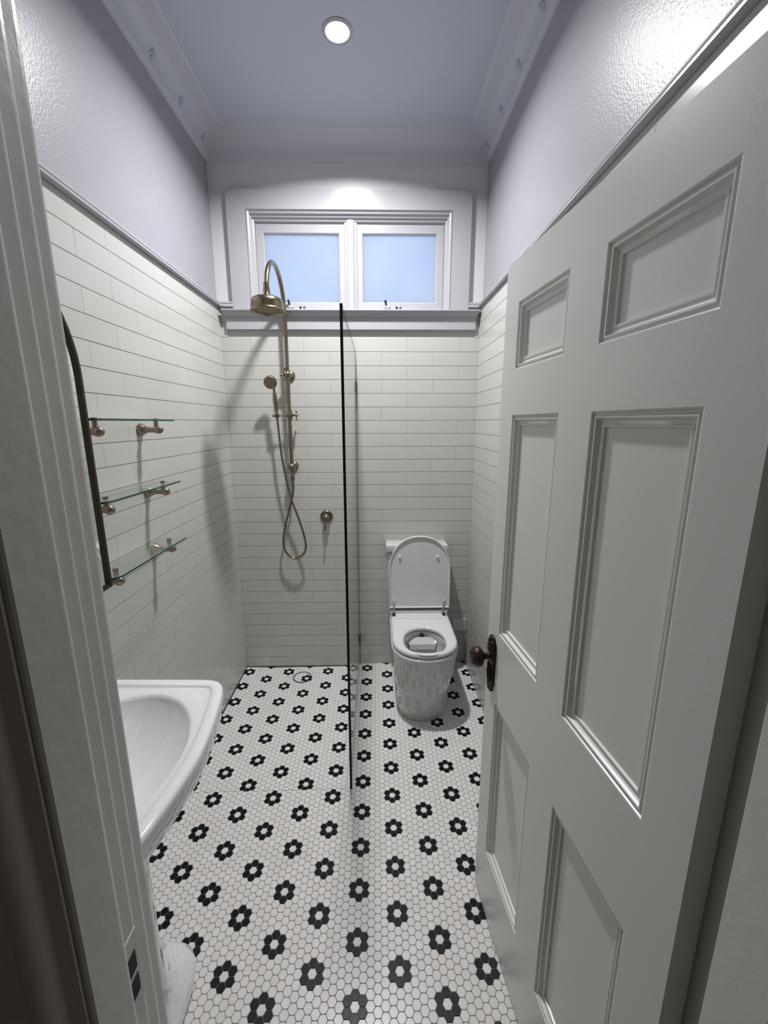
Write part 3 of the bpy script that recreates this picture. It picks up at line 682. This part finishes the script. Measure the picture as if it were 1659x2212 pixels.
# ================================================================ BASIN
BZ, BYC = 0.860, -0.185
t = empty('pedestal_basin', (-0.58, BYC, 0), 'white bow fronted pedestal basin on the left wall', 'basin')
half = [(-0.804, 0.114), (-0.60, 0.110), (-0.44, 0.106)] + [(-0.410 + .038 * math.sin(a), 0.068 + .038 * math.cos(a)) for a in (.35, .75, 1.15)] + [(-0.366, 0.052), (-0.357, 0.010), (-0.345, -0.063), (-0.3375, -0.122), (-0.333, -0.185)]
poly = half + [(x, 2 * BYC - y) for x, y in reversed(half[:-1])]
NB = 96
def resample(poly, c, n):
    out = []
    for i in range(n):
        a = 2 * PI * i / n + .001; d = (math.cos(a), math.sin(a)); best = None
        for k in range(len(poly)):
            p, q = poly[k], poly[(k + 1) % len(poly)]; ex, ey = q[0] - p[0], q[1] - p[1]; den = d[0] * ey - d[1] * ex
            if abs(den) < 1e-12: continue
            t_ = ((p[0] - c[0]) * ey - (p[1] - c[1]) * ex) / den; s_ = ((p[0] - c[0]) * d[1] - (p[1] - c[1]) * d[0]) / den
            if t_ > 0 and -1e-9 <= s_ <= 1 + 1e-9: best = t_ if best is None else max(best, t_)
        out.append((c[0] + d[0] * best, c[1] + d[1] * best))
    return out
BC = (-0.555, BYC); ol = resample(poly, BC, NB)
def sm(lp, it):
    for _ in range(it): lp = [((lp[i - 1][0] + 2 * lp[i][0] + lp[(i + 1) % len(lp)][0]) / 4, (lp[i - 1][1] + 2 * lp[i][1] + lp[(i + 1) % len(lp)][1]) / 4) for i in range(len(lp))]
    return lp
ol = sm(ol, 2)
def inset(lp, d):
    out = []; n = len(lp)
    for i in range(n):
        a, b = lp[i - 1], lp[(i + 1) % n]; tx, ty = b[0] - a[0], b[1] - a[1]; l = math.hypot(tx, ty); out.append((lp[i][0] - ty / l * d, lp[i][1] + tx / l * d))
    return out
def scl(lp, k, c): return [(c[0] + (x - c[0]) * k, c[1] + (y - c[1]) * k) for x, y in lp]
def lvl(lp, z): return [(x, y, z) for x, y in lp]
el = [(-0.562 + .176 * math.cos(2 * PI * i / NB + .001), BYC + .232 * math.sin(2 * PI * i / NB + .001)) for i in range(NB)]
def els(k, dx=0): return [(-0.562 + dx + .176 * k * math.cos(2 * PI * i / NB + .001), BYC + .232 * k * math.sin(2 * PI * i / NB + .001)) for i in range(NB)]
PC = (-0.60, BYC)
L = [lvl(scl(ol, .26, PC), .60), lvl(scl(ol, .40, PC), .66), lvl(scl(ol, .66, PC), .715), lvl(scl(ol, .86, PC), .755), lvl(inset(ol, .016), .782), lvl(inset(ol, .005), .800), lvl(inset(ol, .002), .830), lvl(ol, .848), lvl(inset(ol, .0015), .855), lvl(inset(ol, .006), .8595), lvl(inset(ol, .012), BZ),
     lvl(inset(ol, .027), BZ - .0005), lvl(inset(ol, .031), BZ - .003), lvl(inset(ol, .034), BZ - .0065), lvl(inset(ol, .038), BZ - .008)]
mid = [((a[0] * .5 + b[0] * .5), (a[1] * .5 + b[1] * .5)) for a, b in zip(inset(ol, .038), els(1.03))]
L += [lvl(mid, BZ - .009), lvl(els(1.03), BZ - .0105), lvl(els(1.0), BZ - .013)]
for k in (.985, .965, .94, .90, .85, .79, .72, .63, .53, .42, .30, .18, .07): L.append(lvl(els(k, -.02 * (1 - k)), BZ - .013 - .135 * (1 - k ** 2.3) ** .8))
m = MB(); m.loft(L); part(m, 'basin_bowl', M_porc, t, smooth=60)
m = MB(); m.lathe([(.020, BZ - .150), (.020, BZ - .1455), (.012, BZ - .145)], (-0.581, BYC, 0), 'z', 20); part(m, 'waste', M_chrome, t)
prf = [(.128, -.008), (.134, .010), (.134, .022), (.126, .038), (.108, .060), (.094, .095), (.087, .14), (.084, .25), (.084, .45), (.088, .58), (.096, .64), (.105, .675)]
m = MB(); L = []
for rr, z in prf:
    k = min(1, max(0, (.14 - z) / .12)); q_ = 1 - .36 * k; sg = lambda v: math.copysign(abs(v) ** q_, v); L.append([(-0.590 - .010 * k + rr * sg(math.cos(a)) * (1 + .02 * k), -0.180 + rr * (1 + .35 * k) * sg(math.sin(a)), z) for a in [2 * PI * i / 48 for i in range(48)]])
m.loft(L); part(m, 'pedestal', M_porc, t, smooth=60)

# ================================================================ TOILET
t = empty('toilet', (0.325, 1.25, 0), 'white back to wall toilet with its lid raised', 'toilet')
NT = 72
def dshape(cx, a, yf, yb_, ys, n=NT, ex=2.15):
    """closed outline, start angle at +x; front is -y; ys = where the curve starts"""
    cy = (yf + yb_) / 2; out = []; c = (cx, cy)
    poly = [(cx + a, ys), (cx + a, yb_), (cx - a, yb_), (cx - a, ys)]
    for k in range(1, 40):
        th = PI * k / 40; poly.append((cx - a * abs(math.cos(th)) ** (2 / ex) * (1 if math.cos(th) > 0 else -1), ys - (ys - yf) * math.sin(th) ** (2 / ex)))
    return resample(poly, (cx, ys + .02), n)
TX = 0.326
def body(z, a, yf, cx=TX): return lvl(dshape(cx, a, yf, YB - .001, yf + a * 1.02), z)
L = [body(.000, .131, .981, .318), body(.004, .134, .977, .318), body(.06, .138, .972, .319), body(.15, .148, .956, .321), body(.26, .163, .933, .323), body(.34, .174, .917), body(.385, .181, .908), body(.400, .1825, .906), body(.408, .1815, .908), body(.411, .178, .912)]
hole = lambda k, z, dy=0.0: [(TX + .112 * k * math.copysign(abs(math.cos(a)) ** .93, math.cos(a)), 1.075 + dy + .143 * k * math.copysign(abs(math.sin(a)) ** .93, math.sin(a)), z) for a in [2 * PI * i / NT for i in range(NT)]]
L += [hole(1.02, .411), hole(1.0, .404), hole(1.03, .38), hole(1.0, .33), hole(.82, .27, -.005), hole(.55, .23, -.01), hole(.3, .205, -.01), hole(.1, .20, -.01)]
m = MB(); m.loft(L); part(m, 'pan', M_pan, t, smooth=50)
# flush box and jet hole inside the bowl
m = MB(); m.loft([[(TX - .092, 1.212, .380), (TX + .092, 1.212, .380), (TX + .092, 1.222, .30), (TX - .092, 1.222, .30)], [(TX - .076, 1.166, .358), (TX + .076, 1.166, .358), (TX + .070, 1.160, .330), (TX - .070, 1.160, .330)]]); part(m, 'flush_box', M_pan, t)
m = MB(); m.lathe([(.011, 0), (.011, .004)], (TX, 1.214, .390), '-y', 16); part(m, 'jet_hole', M_dark, t)
# seat
so = lambda d, z: lvl(dshape(TX + .001, .1765 - d, .912 + d, 1.390 - d, 1.085), z)
sh_ = lambda k, z: [(TX + .112 * k * math.copysign(abs(math.cos(a)) ** .93, math.cos(a)), 1.071 + .141 * k * math.copysign(abs(math.sin(a)) ** .93, math.sin(a)), z) for a in [2 * PI * i / NT for i in range(NT)]]
L = [sh_(1.02, .418), so(.006, .418), so(.001, .421), so(0, .430), so(.003, .437), so(.010, .441), so(.020, .442), sh_(1.14, .4405), sh_(1.06, .438), sh_(1.015, .433), sh_(1.0, .427), sh_(1.02, .418)]
m = MB(); m.loft(L, False, False); st = part(m, 'seat', M_seat, t, smooth=50)
for x, y in ((TX - .12, 1.0), (TX + .12, 1.0), (TX - .13, 1.25), (TX + .13, 1.25)):
    m = MB(); m.box(x - .01, x + .01, y - .015, y + .015, .410, .419); part(m, 'buffer', M_seat, t, st)
m = MB(); m.box(.186, .474, 1.316, 1.386, .436, .4445, .0015); part(m, 'hinge_cover', M_seat, t)
m = MB(); m.box(.150, .503, 1.386, 1.425, .408, .458, .006); part(m, 'rear_ledge', M_pan, t, smooth=40)
# lid, raised
def lidloop(hw, z0, zs_, zt_, y, n=14):
    out = [(.328 - hw, z0), (.328 + hw, z0), (.328 + hw, zs_)]
    for k in range(1, n * 2):
        th = PI * k / (n * 2); out.append((.328 + hw * abs(math.cos(th)) ** .92 * (1 if math.cos(th) > 0 else -1), zs_ + (zt_ - zs_) * math.sin(th) ** .92))
    out.append((.328 - hw, zs_))
    return [(x, y + (z - .48) * .045, z) for x, z in out]
L = [lidloop(.186, .478, .72, .929, 1.404), lidloop(.1865, .4775, .72, .930, 1.394), lidloop(.1855, .478, .72, .929, 1.388), lidloop(.1815, .481, .72, .925, 1.387), lidloop(.1785, .484, .72, .922, 1.389), lidloop(.176, .486, .72, .919, 1.396)]
m = MB(); m.loft(L); ld = part(m, 'lid', M_seat, t, smooth=45)
for x in (.206, .436):
    m = MB(); m.lathe([(.009, 0), (.009, .006), (.007, .010), (.001, .0105)], (x, 1.3965 + .32 * .045, .800), '-y', 16); part(m, 'buffer', M_seat, t, ld, smooth=40)
for x in (.170, .475):
    m = MB(); m.tube([(x, 1.384, .436), (x, 1.386, .462), (x + .001, 1.3885, .486)], [.0058, .0058, .0050], 12); m.lathe([(.008, .4425), (.008, .450)], (x, 1.383, 0), 'z', 14)
    m.tube([(x + .002, 1.391, .484), (x + .002, 1.392, .520)], .0055, 10)
    h = part(m, 'hinge', M_chrome, t, smooth=50)
    m = MB(); m.tube([(x + .002, 1.390, .520), (x + .002, 1.392, .532)], .0068, 10); part(m, 'hinge_cap', M_seat, t, h, smooth=50)
    m = MB(); m.box(x - .009, x + .009, 1.350, 1.378, .440, .4475); part(m, 'hinge_slot', M_black, t, h)
# cistern
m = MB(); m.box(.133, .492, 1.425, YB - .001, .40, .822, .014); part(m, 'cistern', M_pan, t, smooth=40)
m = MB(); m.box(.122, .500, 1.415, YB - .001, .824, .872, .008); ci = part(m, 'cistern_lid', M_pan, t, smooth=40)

# valve cover plate on the back wall right of the toilet
t = empty('wall_plate', (.615, YB, .281), 'small white square cover plate low on the back wall, right of the toilet', 'cover plate')
m = MB(); m.box(.570, .659, YB - .007, YB + .002, .240, .322, .0015); part(m, 'plate', M_seat, t)
m = MB(); m.lathe([(.010, 0), (.010, .005), (.007, .007)], (.607, YB - .006, .283), '-y', 18); part(m, 'valve_cap', M_seat, t, smooth=40)

for o in bpy.data.objects:
    if '_org' in o: del o['_org']
